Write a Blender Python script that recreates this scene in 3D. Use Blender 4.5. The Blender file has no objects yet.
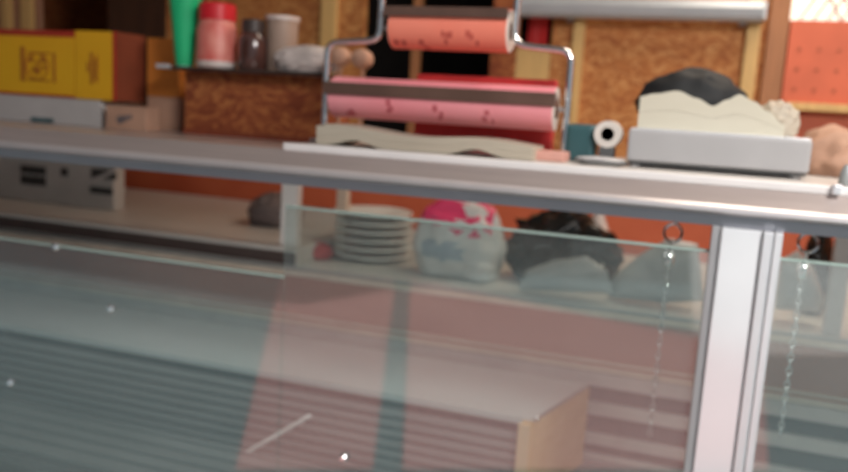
import bpy, bmesh, math, random
from mathutils import Vector, Matrix, noise

random.seed(7)
scene = bpy.context.scene
col = scene.collection
W, H, F = 848, 472, 800.0

# ------------------------------------------------------------------ camera
YAW, PITCH, ROLL = math.atan(.33), math.atan((236 - 108) / F), math.atan(.060)
CAM = Vector((0, -1.2, 1.3))
fwd = Vector((-math.sin(YAW) * math.cos(PITCH), math.cos(YAW) * math.cos(PITCH), -math.sin(PITCH)))
r0 = Vector((math.cos(YAW), math.sin(YAW), 0))
u0 = r0.cross(fwd)
right = r0 * math.cos(ROLL) + u0 * math.sin(ROLL)
up = u0 * math.cos(ROLL) - r0 * math.sin(ROLL)
cd = bpy.data.cameras.new('camera')
cam = bpy.data.objects.new('camera', cd)
col.objects.link(cam)
m = Matrix((right, up, -fwd)).transposed().to_4x4()
m.translation = CAM
cam.matrix_world = m
cd.sensor_fit = 'HORIZONTAL'
cd.sensor_width = 36
cd.lens = F * 36 / W
cd.clip_start = .02
scene.camera = cam
# the snapshot is softly out of focus everywhere
cd.dof.use_dof = True
cd.dof.focus_distance = .62
cd.dof.aperture_fstop = (cd.lens / 1000) / .0072


def ray(px, py):
    return (fwd * F + right * (px - W / 2) - up * (py - H / 2)).normalized()


def PY(px, py, Y):
    """point of the vertical plane y = Y seen at photo position (px, py)"""
    d = ray(px, py)
    return CAM + d * ((Y - CAM.y) / d.y)


def PZ(px, py, Z):
    d = ray(px, py)
    return CAM + d * ((Z - CAM.z) / d.z)


def rect(x0, y0, x1, y1, Y):
    """axis aligned rectangle at depth Y: X0, X1, Z0 (bottom), Z1 (top)"""
    xm, ym = (x0 + x1) / 2, (y0 + y1) / 2
    return PY(x0, ym, Y).x, PY(x1, ym, Y).x, PY(xm, y1, Y).z, PY(xm, y0, Y).z


# ------------------------------------------------------------------ materials
def new_mat(name):
    mt = bpy.data.materials.new(name)
    mt.use_nodes = True
    return mt, mt.node_tree, mt.node_tree.nodes['Principled BSDF']


def mat(name, c, rough=.5, metal=0., var=.12, scale=14., c2=None, bump=0., stretch=(1, 1, 1), alpha=None,
        trans=0., detail=4, coat=0.):
    mt, nt, b = new_mat(name)
    N, L = nt.nodes, nt.links
    tc = N.new('ShaderNodeTexCoord')
    mp = N.new('ShaderNodeMapping')
    mp.inputs['Scale'].default_value = stretch
    L.new(tc.outputs['Object'], mp.inputs['Vector'])
    nz = N.new('ShaderNodeTexNoise')
    nz.inputs['Scale'].default_value = scale
    nz.inputs['Detail'].default_value = detail
    L.new(mp.outputs['Vector'], nz.inputs['Vector'])
    rp = N.new('ShaderNodeValToRGB')
    rp.color_ramp.elements[0].position = .3
    rp.color_ramp.elements[1].position = .7
    if c2 is None:
        lo = tuple(x * (1 - var) for x in c)
        hi = tuple(min(1, x * (1 + var)) for x in c)
    else:
        lo, hi = c, c2
    rp.color_ramp.elements[0].color = (*lo, 1)
    rp.color_ramp.elements[1].color = (*hi, 1)
    L.new(nz.outputs['Fac'], rp.inputs['Fac'])
    L.new(rp.outputs['Color'], b.inputs['Base Color'])
    b.inputs['Roughness'].default_value = rough
    b.inputs['Metallic'].default_value = metal
    b.inputs['Coat Weight'].default_value = coat
    if trans:
        b.inputs['Transmission Weight'].default_value = trans
    if alpha is not None:
        b.inputs['Alpha'].default_value = alpha
    if bump:
        bp = N.new('ShaderNodeBump')
        bp.inputs['Strength'].default_value = bump
        bp.inputs['Distance'].default_value = .01
        L.new(nz.outputs['Fac'], bp.inputs['Height'])
        L.new(bp.outputs['Normal'], b.inputs['Normal'])
    return mt


def osb(name, a, b_, c_, scale=26):
    """chipboard: flat stretched chips of three tones"""
    mt, nt, b = new_mat(name)
    N, L = nt.nodes, nt.links
    tc = N.new('ShaderNodeTexCoord')
    nz = N.new('ShaderNodeTexNoise')
    nz.inputs['Scale'].default_value = 9
    nz.inputs['Detail'].default_value = 3
    L.new(tc.outputs['Object'], nz.inputs['Vector'])
    mx = N.new('ShaderNodeMix')
    mx.data_type = 'VECTOR'
    mx.inputs[0].default_value = .10
    L.new(tc.outputs['Object'], mx.inputs[4])
    L.new(nz.outputs['Color'], mx.inputs[5])
    mp = N.new('ShaderNodeMapping')
    mp.inputs['Scale'].default_value = (1, 1, 2.4)
    mp.inputs['Rotation'].default_value = (0, .5, 0)
    L.new(mx.outputs[1], mp.inputs['Vector'])
    vo = N.new('ShaderNodeTexVoronoi')
    vo.inputs['Scale'].default_value = scale
    L.new(mp.outputs['Vector'], vo.inputs['Vector'])
    sp = N.new('ShaderNodeSeparateColor')
    L.new(vo.outputs['Color'], sp.inputs['Color'])
    rp = N.new('ShaderNodeValToRGB')
    e = rp.color_ramp.elements
    e[0].color = (*a, 1)
    e[1].color = (*c_, 1)
    k = e.new(.5)
    k.color = (*b_, 1)
    L.new(sp.outputs['Red'], rp.inputs['Fac'])
    L.new(rp.outputs['Color'], b.inputs['Base Color'])
    b.inputs['Roughness'].default_value = .75
    return mt


def glass(name, tint, gloss, haze, hazecol, rough=.03):
    """flat pane: mostly clear, reflects the street, pale haze mixed in for glare and dirt"""
    mt = bpy.data.materials.new(name)
    mt.use_nodes = True
    nt = mt.node_tree
    N, L = nt.nodes, nt.links
    N.remove(N['Principled BSDF'])
    out = N['Material Output']
    tr = N.new('ShaderNodeBsdfTransparent')
    tr.inputs['Color'].default_value = (*tint, 1)
    gl = N.new('ShaderNodeBsdfGlossy')
    gl.inputs['Roughness'].default_value = rough
    gl.inputs['Color'].default_value = (1, 1, 1, 1)
    df = N.new('ShaderNodeBsdfDiffuse')
    df.inputs['Color'].default_value = (*hazecol, 1)
    m1 = N.new('ShaderNodeMixShader')
    m1.inputs[0].default_value = gloss
    m2 = N.new('ShaderNodeMixShader')
    tc = N.new('ShaderNodeTexCoord')
    nz = N.new('ShaderNodeTexNoise')
    nz.inputs['Scale'].default_value = 5
    L.new(tc.outputs['Object'], nz.inputs['Vector'])
    mr = N.new('ShaderNodeMapRange')
    mr.inputs['To Min'].default_value = haze * .6
    mr.inputs['To Max'].default_value = haze * 1.4
    L.new(nz.outputs['Fac'], mr.inputs['Value'])
    L.new(mr.outputs['Result'], m2.inputs[0])
    L.new(tr.outputs[0], m1.inputs[1])
    L.new(gl.outputs[0], m1.inputs[2])
    L.new(m1.outputs[0], m2.inputs[1])
    L.new(df.outputs[0], m2.inputs[2])
    L.new(m2.outputs[0], out.inputs['Surface'])
    return mt


def emit(name, c, s):
    mt, nt, b = new_mat(name)
    b.inputs['Base Color'].default_value = (*c, 1)
    b.inputs['Emission Color'].default_value = (*c, 1)
    b.inputs['Emission Strength'].default_value = s
    return mt


M = dict(
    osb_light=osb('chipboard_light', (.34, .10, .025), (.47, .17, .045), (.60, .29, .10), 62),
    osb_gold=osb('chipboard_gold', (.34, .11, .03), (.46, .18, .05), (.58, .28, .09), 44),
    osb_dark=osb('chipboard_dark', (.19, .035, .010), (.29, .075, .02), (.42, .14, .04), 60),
    orange=mat('orange_board_paint', (.64, .135, .06), .6, var=.1, scale=8),
    orange_deep=mat('deep_orange_paint', (.40, .075, .028), .6, c2=(.47, .105, .04), scale=7),
    stud=mat('pale_pine', (.66, .42, .16), .6, var=.12, scale=10, stretch=(8, 8, .6)),
    stud_brown=mat('brown_pine', (.36, .15, .06), .6, var=.15, scale=10, stretch=(8, 8, .6)),
    dark_wood=mat('dark_wood', (.055, .022, .010), .6, var=.2, scale=8, stretch=(6, 6, .5)),
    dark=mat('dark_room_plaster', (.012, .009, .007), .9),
    pinkwood=mat('pinkish_brown_wood', (.40, .20, .12), .6, var=.2, scale=6, stretch=(8, 8, .6)),
    alu=mat('brushed_aluminium', (.58, .50, .47), .34, .6, var=.05, scale=20, stretch=(.3, 6, 6)),
    alu_w=mat('bright_aluminium', (.92, .92, .93), .25, .45, var=.03),
    alu_shade=mat('shaded_aluminium', (.27, .28, .31), .4, .5, var=.05),
    lip=mat('white_enamel_edge', (.80, .76, .73), .4, var=.04),
    post=mat('white_anodised_profile', (.97, .97, .98), .14, .32, var=.02),
    post_gray=mat('grey_profile', (.52, .52, .52), .4, .5, var=.05),
    chrome=mat('chrome', (.80, .80, .80), .14, 1., var=.03),
    bar_metal=mat('pale_grey_metal', (.44, .47, .50), .35, .3, var=.04),
    steel=mat('dull_steel', (.42, .42, .42), .4, .7, var=.08),
    pink_paper=mat('coral_pink_paper', (.82, .26, .29), .6, c2=(.88, .34, .37), scale=7),
    pink_mark=mat('dull_pink_print', (.55, .11, .13), .7),
    coral_paper=mat('coral_paper', (.86, .19, .12), .6, c2=(.90, .27, .18), scale=7),
    coral_mark=mat('dull_coral_print', (.56, .10, .07), .7),
    red=mat('red_plastic', (.62, .02, .03), .35),
    red_paper=mat('deep_red_paper', (.50, .03, .03), .6),
    cutter=mat('brown_bar', (.14, .08, .06), .45, .3, var=.15),
    cream=mat('cream_paper', (.57, .53, .42), .6, c2=(.61, .57, .46), scale=5, stretch=(1, 1, 5)),
    kraft=mat('grey_cream_paper', (.44, .38, .30), .7, c2=(.50, .44, .35), scale=6, stretch=(1, 1, 14)),
    scale_gray=mat('light_grey_plastic', (.40, .39, .39), .45, var=.04),
    scale_dark=mat('dark_grey_plastic', (.10, .10, .10), .5),
    black_bag=mat('black_plastic_film', (.012, .013, .013), .14, var=.3),
    black_rubber=mat('black_rubber', (.006, .007, .008), .7),
    yellow=mat('yellow_carton', (.76, .38, .01), .6, c2=(.82, .44, .012), scale=6),
    yellow_print=mat('ochre_print', (.44, .15, .012), .7),
    redband=mat('red_carton_band', (.42, .035, .015), .6),
    maroon=mat('maroon_shade_and_strip', (.20, .04, .014), .7),
    orange_carton=mat('orange_carton', (.60, .20, .03), .6, var=.15, scale=5),
    white_carton=mat('white_carton', (.52, .49, .47), .6, var=.05),
    cardboard=mat('pinkish_cardboard', (.48, .28, .19), .7, var=.1),
    ink=mat('grey_ink', (.16, .13, .13), .7),
    green=mat('green_plastic', (.02, .50, .20), .35, var=.1),
    green_base=mat('pale_green_plastic', (.30, .74, .52), .35, var=.1),
    jar_red=mat('pinkish_red_label', (.60, .11, .09), .45, c2=(.75, .28, .22), scale=30),
    jar_dark=mat('dark_spice', (.05, .022, .018), .15, c2=(.10, .04, .03), scale=30, coat=.5),
    jar_gray=mat('cloudy_plastic', (.45, .33, .26), .35, var=.1, alpha=.75),
    lid_dark=mat('dark_lid', (.05, .035, .03), .4),
    film=mat('crumpled_white_film', (.62, .54, .50), .35, var=.15, scale=20),
    teal=mat('dark_teal_plastic', (.035, .10, .11), .45),
    tape=mat('white_tape', (.70, .64, .58), .5),
    core=mat('brown_cardboard_core', (.13, .06, .035), .7),
    pale=mat('pale_grey_plastic', (.50, .49, .49), .35),
    pinkflat=mat('pink_paper_pad', (.64, .33, .27), .6),
    ledge=mat('white_laminate', (.62, .59, .55), .4, var=.05, scale=5),
    grey_inner=mat('grey_steel_lining', (.32, .34, .34), .45, .2, var=.06),
    redwall=mat('reddish_brown_lining', (.36, .16, .12), .5, c2=(.42, .20, .15), scale=4),
    trimcream=mat('cream_trim', (.66, .56, .46), .4),
    band=mat('pale_grey_panel', (.48, .49, .49), .4, var=.04, scale=5),
    slat=mat('grey_slat', (.235, .225, .225), .5, var=.1, scale=6, stretch=(.4, 6, 6)),
    slat_gap=mat('dark_gap', (.055, .053, .055), .7),
    slat_pale=mat('pale_slat', (.52, .48, .46), .5, var=.1),
    ply=mat('pale_plywood', (.60, .37, .17), .55, c2=(.68, .44, .23), scale=7, stretch=(2, 2, 5)),
    ply_edge=mat('plywood_edge', (.66, .47, .29), .55, var=.1, scale=12),
    plate=mat('pale_grey_tub', (.78, .80, .78), .35, var=.05),
    white_bag=mat('white_plastic_bag', (.70, .72, .72), .35, var=.08, scale=9),
    blue_print=mat('faded_blue_print', (.38, .47, .54), .4, var=.1),
    pink_print=mat('hot_pink_print', (.80, .07, .19), .4, var=.1),
    grey_bag=mat('grey_plastic_film', (.42, .44, .44), .3, var=.12, scale=10),
    mach=mat('grey_machine_casing', (.50, .49, .47), .5, var=.06),
    vent=mat('vent_slot_black', (.05, .05, .05), .6),
    street=mat('grey_blue_asphalt', (.15, .22, .24), .9, c2=(.20, .27, .29), scale=3),
    paving=mat('pink_reflection_patch', (.62, .30, .30), .9, c2=(.70, .36, .35), scale=2),
    concrete=mat('pale_reflection_patch', (.70, .70, .70), .9, var=.05, scale=2),
    asphalt=mat('dark_reflection_patch', (.05, .055, .055), .9, var=.1, scale=2),
    shadow_brown=mat('edge_shadow_brown', (.075, .05, .045), .6),
    nose=mat('dull_aluminium_nose', (.74, .69, .68), .3, .5, var=.03),
    reflection_white=mat('white_reflection_rod', (.95, .95, .93), .3),
    ceil=mat('ceiling_board', (.30, .24, .19), .8),
    tiles=mat('shop_floor', (.18, .15, .13), .6),
    glass=glass('front_glass', (.93, .98, .96), .14, .055, (.62, .66, .65)),
    glass_edge=mat('green_glass_edge', (.36, .46, .41), .2, var=.05),
    bright=emit('daylit_curtain', (.95, .86, .74), .55),
    mesh_bar=mat('brown_lattice', (.34, .17, .10), .6),
    glint_metal=mat('polished_metal', (.95, .95, .95), .08, .9),
)


# ------------------------------------------------------------------ mesh helpers
def bx(bm, x0, x1, y0, y1, z0, z1, bev=0.):
    r = bmesh.ops.create_cube(bm, size=1)
    vs = r['verts']
    for v in vs:
        v.co = Vector(((x0 + x1) / 2 + v.co.x * (x1 - x0), (y0 + y1) / 2 + v.co.y * (y1 - y0),
                       (z0 + z1) / 2 + v.co.z * (z1 - z0)))
    if bev:
        es = list({e for v in vs for e in v.link_edges})
        bmesh.ops.bevel(bm, geom=es, offset=bev, segments=2, affect='EDGES', profile=.6)


def obj(name, bm, mt, parent=None, smooth=False):
    me = bpy.data.meshes.new(name)
    bmesh.ops.recalc_face_normals(bm, faces=bm.faces)
    bm.to_mesh(me)
    bm.free()
    for q in (mt if isinstance(mt, (list, tuple)) else [mt]):
        me.materials.append(M[q])
    if smooth:
        for p in me.polygons:
            p.use_smooth = True
        try:
            me.set_sharp_from_angle(angle=math.radians(40))
        except Exception:
            pass
    o = bpy.data.objects.new(name, me)
    col.objects.link(o)
    if parent:
        o.parent = parent
        bpy.context.view_layer.update()
        o.matrix_parent_inverse = parent.matrix_world.inverted()
    return o


def box(name, dims, mt, parent=None, bev=.002):
    bm = bmesh.new()
    bx(bm, *dims, bev=bev)
    return obj(name, bm, mt, parent)


def tag(o, label, cat, group=None, kind=None):
    o['label'] = label
    o['category'] = cat
    if group:
        o['group'] = group
    if kind:
        o['kind'] = kind
    return o


def thing(name, loc, label, cat, group=None, rz=0):
    o = bpy.data.objects.new(name, None)
    o.location = loc
    o.rotation_euler.z = rz
    o.empty_display_size = .05
    col.objects.link(o)
    bpy.context.view_layer.update()
    return tag(o, label, cat, group)


def struct(o):
    o['kind'] = 'structure'
    return o


def lathe(bm, prof, c=(0, 0, 0), seg=32, axis='Z'):
    c = Vector(c)
    rings = []
    for r, z in prof:
        ring = []
        for k in range(seg):
            a = 2 * math.pi * k / seg
            p = Vector((r * math.cos(a), r * math.sin(a), z))
            if axis == 'X':
                p = Vector((p.z, p.x, p.y))
            elif axis == 'Y':
                p = Vector((p.x, p.z, p.y))
            ring.append(bm.verts.new(c + p))
        rings.append(ring)
    for a, b in zip(rings, rings[1:]):
        for k in range(seg):
            bm.faces.new((a[k], a[(k + 1) % seg], b[(k + 1) % seg], b[k]))
    for ring in (rings[0], rings[-1]):
        try:
            bm.faces.new(ring)
        except Exception:
            pass


def tube(bm, pts, r, seg=10, closed=False):
    pts = [Vector(p) for p in pts]
    n = len(pts)
    rings = []
    prev = None
    for i, p in enumerate(pts):
        if closed:
            t = (pts[(i + 1) % n] - pts[i - 1]).normalized()
        else:
            t = (pts[min(i + 1, n - 1)] - pts[max(i - 1, 0)]).normalized()
        ref = prev if prev is not None else (Vector((0, 1, 0)) if abs(t.y) < .9 else Vector((1, 0, 0)))
        a = (ref - t * ref.dot(t)).normalized()
        b = t.cross(a)
        prev = a
        rings.append([bm.verts.new(p + (a * math.cos(2 * math.pi * k / seg) + b * math.sin(2 * math.pi * k / seg)) * r)
                      for k in range(seg)])
    pairs = list(zip(rings, rings[1:])) + ([(rings[-1], rings[0])] if closed else [])
    for A, B in pairs:
        for k in range(seg):
            bm.faces.new((A[k], A[(k + 1) % seg], B[(k + 1) % seg], B[k]))
    if not closed:
        bm.faces.new(rings[0])
        bm.faces.new(rings[-1])


def rounded(pts, rad, n=6):
    pts = [Vector(p) for p in pts]
    out = [pts[0]]
    for a, b, c in zip(pts, pts[1:], pts[2:]):
        d1, d2 = (a - b), (c - b)
        r = min(rad, d1.length * .45, d2.length * .45)
        p, q = b + d1.normalized() * r, b + d2.normalized() * r
        for k in range(n + 1):
            t = k / n
            out.append(p * (1 - t) ** 2 + b * 2 * t * (1 - t) + q * t * t)
    out.append(pts[-1])
    return out


def prism(bm, prof, a0, a1, plane='YZ'):
    """extrude a closed profile; 'YZ' along X, 'XZ' along Y"""
    def P(u, v, w):
        return Vector((w, u, v)) if plane == 'YZ' else Vector((u, w, v))
    A = [bm.verts.new(P(u, v, a0)) for u, v in prof]
    B = [bm.verts.new(P(u, v, a1)) for u, v in prof]
    n = len(prof)
    for k in range(n):
        bm.faces.new((A[k], A[(k + 1) % n], B[(k + 1) % n], B[k]))
    bm.faces.new(A)
    bm.faces.new(B[::-1])


def blob(bm, c, s, seed=0, crease=.22, freq=3., flat=True, top=None, sub=4, zs=None):
    """crumpled plastic bag: ridged-noise ball, flat foot, optional gathered top"""
    r = bmesh.ops.create_icosphere(bm, subdivisions=sub, radius=1)
    off = Vector((seed * 13.7, seed * 5.1, seed * 9.3))
    for v in r['verts']:
        d = v.co.normalized()
        f = 1 + crease * (1 - 2 * abs(noise.noise(d * freq + off))) * .6 + crease * .5 * noise.noise(d * freq * 2.6 + off)
        p = d * f
        if flat and p.z < -.72:
            p.z = -.72 + (p.z + .72) * .12
        if top:
            k = max(0, p.z - .1)
            q = max(top, 1 - k * 1.15)
            p.x *= q
            p.y *= q
        v.co = Vector((c[0] + p.x * s[0], c[1] + p.y * s[1], c[2] + p.z * s[2]))
    return r['verts']


# ------------------------------------------------------------------ shell and street
YW = 1.30            # chipboard wall behind the work ledge
YR = 2.5             # dark store room behind it
xl, xr = -3.0, 2.0

struct(box('floor', (xl, xr, -.6, YR, -.06, 0), 'tiles', bev=0))
struct(box('floor.001', (-14, 12, -14, -.6, -.08, -.0), 'street', bev=0)).name = 'floor_street'
struct(box('ceiling', (xl, xr, -.9, YR, 2.55, 2.62), 'ceil', bev=0))
struct(box('wall_sky_block', (-14, -1.0, -6.3, -6, 0, 6), 'dark_wood', bev=0))  # unseen building added to block sky light from the left fascia
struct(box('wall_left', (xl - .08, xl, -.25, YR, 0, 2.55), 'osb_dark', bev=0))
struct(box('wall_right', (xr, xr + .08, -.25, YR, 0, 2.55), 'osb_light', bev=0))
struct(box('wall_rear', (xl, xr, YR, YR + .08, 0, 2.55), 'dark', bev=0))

# pink paving patch added out of view to colour the glass reflection
def mir(px, py, Yg=0.):
    p = PY(px, py, Yg)
    d = p - CAM
    d.y *= -1
    return p + d * (-p.z / d.z)


def patch(name, pts, mt, z):
    bm = bmesh.new()
    A = [bm.verts.new((p.x, p.y, 0.)) for p in pts]
    B = [bm.verts.new((p.x, p.y, z)) for p in pts]
    n = len(A)
    bm.faces.new(B)
    for k in range(n):
        bm.faces.new((A[k], A[(k + 1) % n], B[(k + 1) % n], B[k]))
    return struct(obj(name, bm, mt))


patch('floor_added_pink', [mir(283, 268), mir(235, 472), mir(372, 472), mir(395, 280)], 'paving', .012)
patch('floor_added_pink.001', [mir(410, 280), mir(402, 472), mir(768, 472), mir(762, 353)], 'paving', .012)

patch('floor_added_pale', [mir(694, 355), mir(860, 357), mir(860, 235), mir(690, 235)], 'concrete', .008)  # unseen pale patch added to brighten what the post reflects

patch('floor_added_dark', [mir(200, 258), mir(692, 285), mir(692, 215), mir(200, 195)], 'asphalt', .006)  # unseen dark patch added to darken the reflection in the glass

X = lambda px, py, Y=YW: PY(px, py, Y).x
zb = 1.10            # the openings start above this height
wall_lo = struct(box('wall_back', (xl, xr, YW, YW + .03, 0, zb), 'orange_deep', bev=0))


def wall_piece(px0, px1, mt, z1=2.55):
    struct(box('wall_back', (px0 if isinstance(px0, float) else X(px0, 60), px1 if isinstance(px1, float) else X(px1, 60),
                            YW, YW + .03, zb, z1), mt, bev=0))


wall_piece(xl + .001, 38, 'pinkwood')
wall_piece(108, 166, 'dark_wood')
wall_piece(166, 362, 'osb_gold')
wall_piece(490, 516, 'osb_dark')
wall_piece(550, 770, 'osb_light')
wall_piece(770, xr - .001, 'orange_deep')
struct(box('wall_back', (X(516, 60), X(550, 60), YW, YW + .03, zb, PY(530, 48, YW).z), 'stud', bev=0))


def trim(name, px0, px1, mt, y=YW, t=.025, z0=zb, z1=2.5, py=60):
    return struct(box(name, (X(px0, py), X(px1, py), y - t, y - .001, z0, z1), mt, bev=.002))


trim('trim_1', 7, 15, 'stud')
trim('trim_2', 26, 36, 'stud')
trim('trim_3', 322, 337, 'stud')
trim('trim_4', 572, 583, 'stud')
trim('trim_5', 743, 757, 'stud')
trim('trim_6', 764, 784, 'stud_brown')
# narrow post standing further back inside the dark opening
struct(box('trim_7', (X(400, 60), X(408, 60), YW + .1, YW + .13, 0, 2.5), 'stud_brown'))
# things seen in the opening: hanging red cloth and a yellow carton on the wall stub
a = rect(528, -10, 549, 47, YW)
a = (a[0], a[1], PY(530, 48, YW).z, a[3])
bm = bmesh.new()
n = 14
prof = []
for k in range(n + 1):
    x = a[0] + (a[1] - a[0]) * k / n
    prof.append((x, YW + .015 + .008 * math.sin(k * 1.7)))
for (xa, ya), (xb, yb) in zip(prof, prof[1:]):
    v = [bm.verts.new((xa, ya, a[2])), bm.verts.new((xb, yb, a[2])), bm.verts.new((xb, yb, a[3] + .3)),
         bm.verts.new((xa, ya, a[3] + .3))]
    bm.faces.new(v)
bmesh.ops.remove_doubles(bm, verts=bm.verts, dist=1e-5)
tag(obj('red_cloth', bm, 'red_paper', smooth=True), 'dark red cloth hanging in the wall opening behind the paper rolls', 'cloth')

# right end of the wall: lattice window, orange board, wooden ledge
a = rect(790, -60, 900, 22, YW)
w = struct(box('window_1', (a[0], a[1], YW - .012, YW - .002, a[2], a[3]), 'bright', bev=0))
bm = bmesh.new()
for k in range(-6, 16):
    x = a[0] + k * .035
    for s in (-1, 1):
        p0, p1 = Vector((x, YW - .016, a[2])), Vector((x + s * (a[3] - a[2]) * .55, YW - .016, a[3]))
        if min(p0.x, p1.x) > a[0] and max(p0.x, p1.x) < a[1]:
            tube(bm, [p0, p1], .0022, 5)
lat = obj('window_lattice', bm, 'mesh_bar', w)
a = rect(785, 22, 905, 105, YW)
ob = box('orange_board', (a[0], a[1], YW - .02, YW - .002, a[2], a[3]), 'orange', bev=.002)
tag(ob, 'flat orange board with faint dark spots above the wooden strip at the right edge', 'board')
for k in range(5):
    for j in range(3):
        bm = bmesh.new()
        lathe(bm, [(.006, -.001), (.006, .0)], (a[0] + .03 + .05 * k, YW - .0212, a[2] + .035 + .055 * j), 12, 'Y')
        obj('spot', bm, 'orange_deep', ob)
a = rect(784, 105, 905, 113, YW)
struct(box('trim_8', (a[0], a[1], YW - .04, YW - .001, a[2], a[3]), 'stud'))

# aluminium bar fixed across the chipboard wall
a = rect(520, 0, 763, 20, YW - .05)
zc = (a[2] + a[3]) / 2
bm = bmesh.new()
h = .026
prism(bm, [(YW - .09, zc - h * .6), (YW - .095, zc + h * .2), (YW - .085, zc + h), (YW - .03, zc + h), (YW - .03, zc - h), (YW - .08, zc - h)], a[0], a[1])
t = thing('aluminium_bar', ((a[0] + a[1]) / 2, YW - .03, zc - h), 'long horizontal aluminium bar fixed across the chipboard wall above the weighing scale', 'bar')
obj('rail', bm, 'bar_metal', t)
box('end_cap', (a[1], a[1] + .008, YW - .092, YW - .03, zc - h * .95, zc + h * .95), 'post_gray', t)
for f in (.22, .93):
    x = a[0] + (a[1] - a[0]) * f
    box('bracket', (x - .01, x + .01, YW - .03, YW - .001, zc - h * 1.3, zc + h * .8), 'steel', t)

# ------------------------------------------------------------------ counter top
ZT = 1.207
x_end = 1.2
ct = thing('serving_counter', (-.5, .3, 1.16), 'long aluminium counter top running the full width above the display glass', 'counter')
bm = bmesh.new()
bx(bm, xl + .02, x_end, .03, .60, 1.175, ZT)
obj('top_slab', bm, 'alu', ct)
bm = bmesh.new()
prism(bm, [(.03, ZT + .009), (.012, ZT + .010), (-.004, 1.199), (-.012, 1.190), (-.004, 1.183), (.03, 1.183)], xl + .02, x_end)
obj('front_fascia', bm, 'alu', ct)
bm = bmesh.new()
prism(bm, [(-.013, 1.192), (-.019, 1.188), (-.020, 1.182), (-.014, 1.177), (.01, 1.177), (.0, 1.190)], xl + .02, x_end)
obj('nose_strip', bm, 'nose', ct, True)
bm = bmesh.new()
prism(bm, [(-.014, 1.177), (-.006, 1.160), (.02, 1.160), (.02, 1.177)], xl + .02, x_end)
obj('lower_strip', bm, 'alu_shade', ct)  # shade of the front face put into a darker aluminium

# white board laid on the right part of the counter top
bx0 = PY(288, 150, .02).x
bb = thing('counter_board', (bx0, .2, ZT), 'white edged board lying on the counter top under the roll stand and scale', 'board')
bm = bmesh.new()
bx(bm, bx0, x_end - .02, .018, .44, ZT + .0095, ZT + .019, .002)
obj('panel', bm, 'ledge', bb)
bm = bmesh.new()
bx(bm, bx0 - .004, x_end - .02, .008, .018, ZT + .008, ZT + .021, .003)
obj('front_edge', bm, 'lip', bb)
xk = PY(832, 183, .01).x
bm = bmesh.new()
bx(bm, xk, xk + .012, -.002, .012, ZT + .010, ZT + .024, .003)
obj('clip', bm, 'alu_w', bb)
ZB = ZT + .019

# ------------------------------------------------------------------ display case (left, main)
px_post = 742
xp0, xp1 = PY(704, 300, -.012).x, PY(775, 300, -.012).x
dc = thing('display_case', (-.6, .3, .0), 'glass fronted display case left of the white post, holding the long slatted box', 'display case')
ZL, ZR, YL = .936, .893, .55        # work ledge
ZS = .878                 # step under ledge
ZD = .545                 # deck
xc0 = xl + .05


def case_body(par, x0, x1):
    bm = bmesh.new()
    bx(bm, x0, x1, YL - .02, YL - .002, .757, ZS)
    obj('back_lining', bm, 'redwall', par)
    bm = bmesh.new()
    bx(bm, x0, x1, YL - .03, YL - .002, .754, .764, .002)
    bx(bm, x0, x1, YL - .026, YL - .018, .772, .777, .001)
    obj('lower_trim', bm, 'trimcream', par)
    bm = bmesh.new()
    bx(bm, x0, x1, YL - .026, YL - .002, ZS - .004, ZS + .008, .002)
    obj('step_trim', bm, 'trimcream', par)
    bm = bmesh.new()
    bx(bm, x0, x1, YL - .014, YL - .002, ZS + .008, ZR - .002)
    obj('upper_lining', bm, 'grey_inner', par)
    # slats of the rear lower bench
    bm = bmesh.new()
    for k, (z, hh) in enumerate(((.735, .032), (.668, .028), (.598, .024), (.556, .012))):
        bx(bm, x0, x1, YL - .026, YL - .012, z - hh / 2, z + hh / 2, .002)
    obj('rear_slats', bm, 'slat_pale', par)
    bm = bmesh.new()
    bx(bm, x0, x1, YL - .012, YL - .002, ZD, .755)
    obj('lower_back', bm, 'slat_gap', par)
    bm = bmesh.new()
    y = .03
    while y < YL - .06:
        bx(bm, x0, x1, y, y + .032, ZD, ZD + .012, .002)
        y += .045
    obj('deck_slats', bm, 'slat', par)
    bm = bmesh.new()
    bx(bm, x0, x1, .012, YL - .002, ZD - .02, ZD - .002)
    obj('deck', bm, 'slat_gap', par)
    bm = bmesh.new()
    bx(bm, x0, x1, -.015, .0, 0.0, .44)
    bx(bm, x0, x1, .0, YL - .01, .08, .10)
    obj('lower_body', bm, 'band', par)


case_body(dc, xc0, xp1)
ZG = 1.124                # top edge of the front pane
bm = bmesh.new()
xg = PY(284, 240, 0).x
bx(bm, xg + .001, xp0 + .002, .0, .006, .44, ZG - .004)
fg = obj('front_glass', bm, 'glass', dc)
bm = bmesh.new()
bx(bm, xg + .001, xp0 + .002, -.001, .007, ZG - .004, ZG, .001)
obj('glass_edge', bm, 'glass_edge', fg)


def glint_studs(par, pts):
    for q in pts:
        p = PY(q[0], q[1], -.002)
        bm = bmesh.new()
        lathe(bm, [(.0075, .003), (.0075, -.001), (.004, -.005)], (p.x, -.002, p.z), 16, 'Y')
        obj('glint_stud', bm, 'glint_metal', par, True)  # added studs standing in for bright glints on the glass


glint_studs(fg, ((343, 458),))
ZG2 = 1.001               # lower pane at the left
bm = bmesh.new()
bx(bm, xc0, xg, .0, .006, .44, ZG2 - .004)
fg = obj('low_front_glass', bm, 'glass', dc)
bm = bmesh.new()
bx(bm, xc0, xg, -.001, .007, ZG2 - .004, ZG2, .001)
obj('glass_edge', bm, 'glass_edge', fg)
glint_studs(fg, ((55, 247), (110, 309), (10, 383)))
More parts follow.
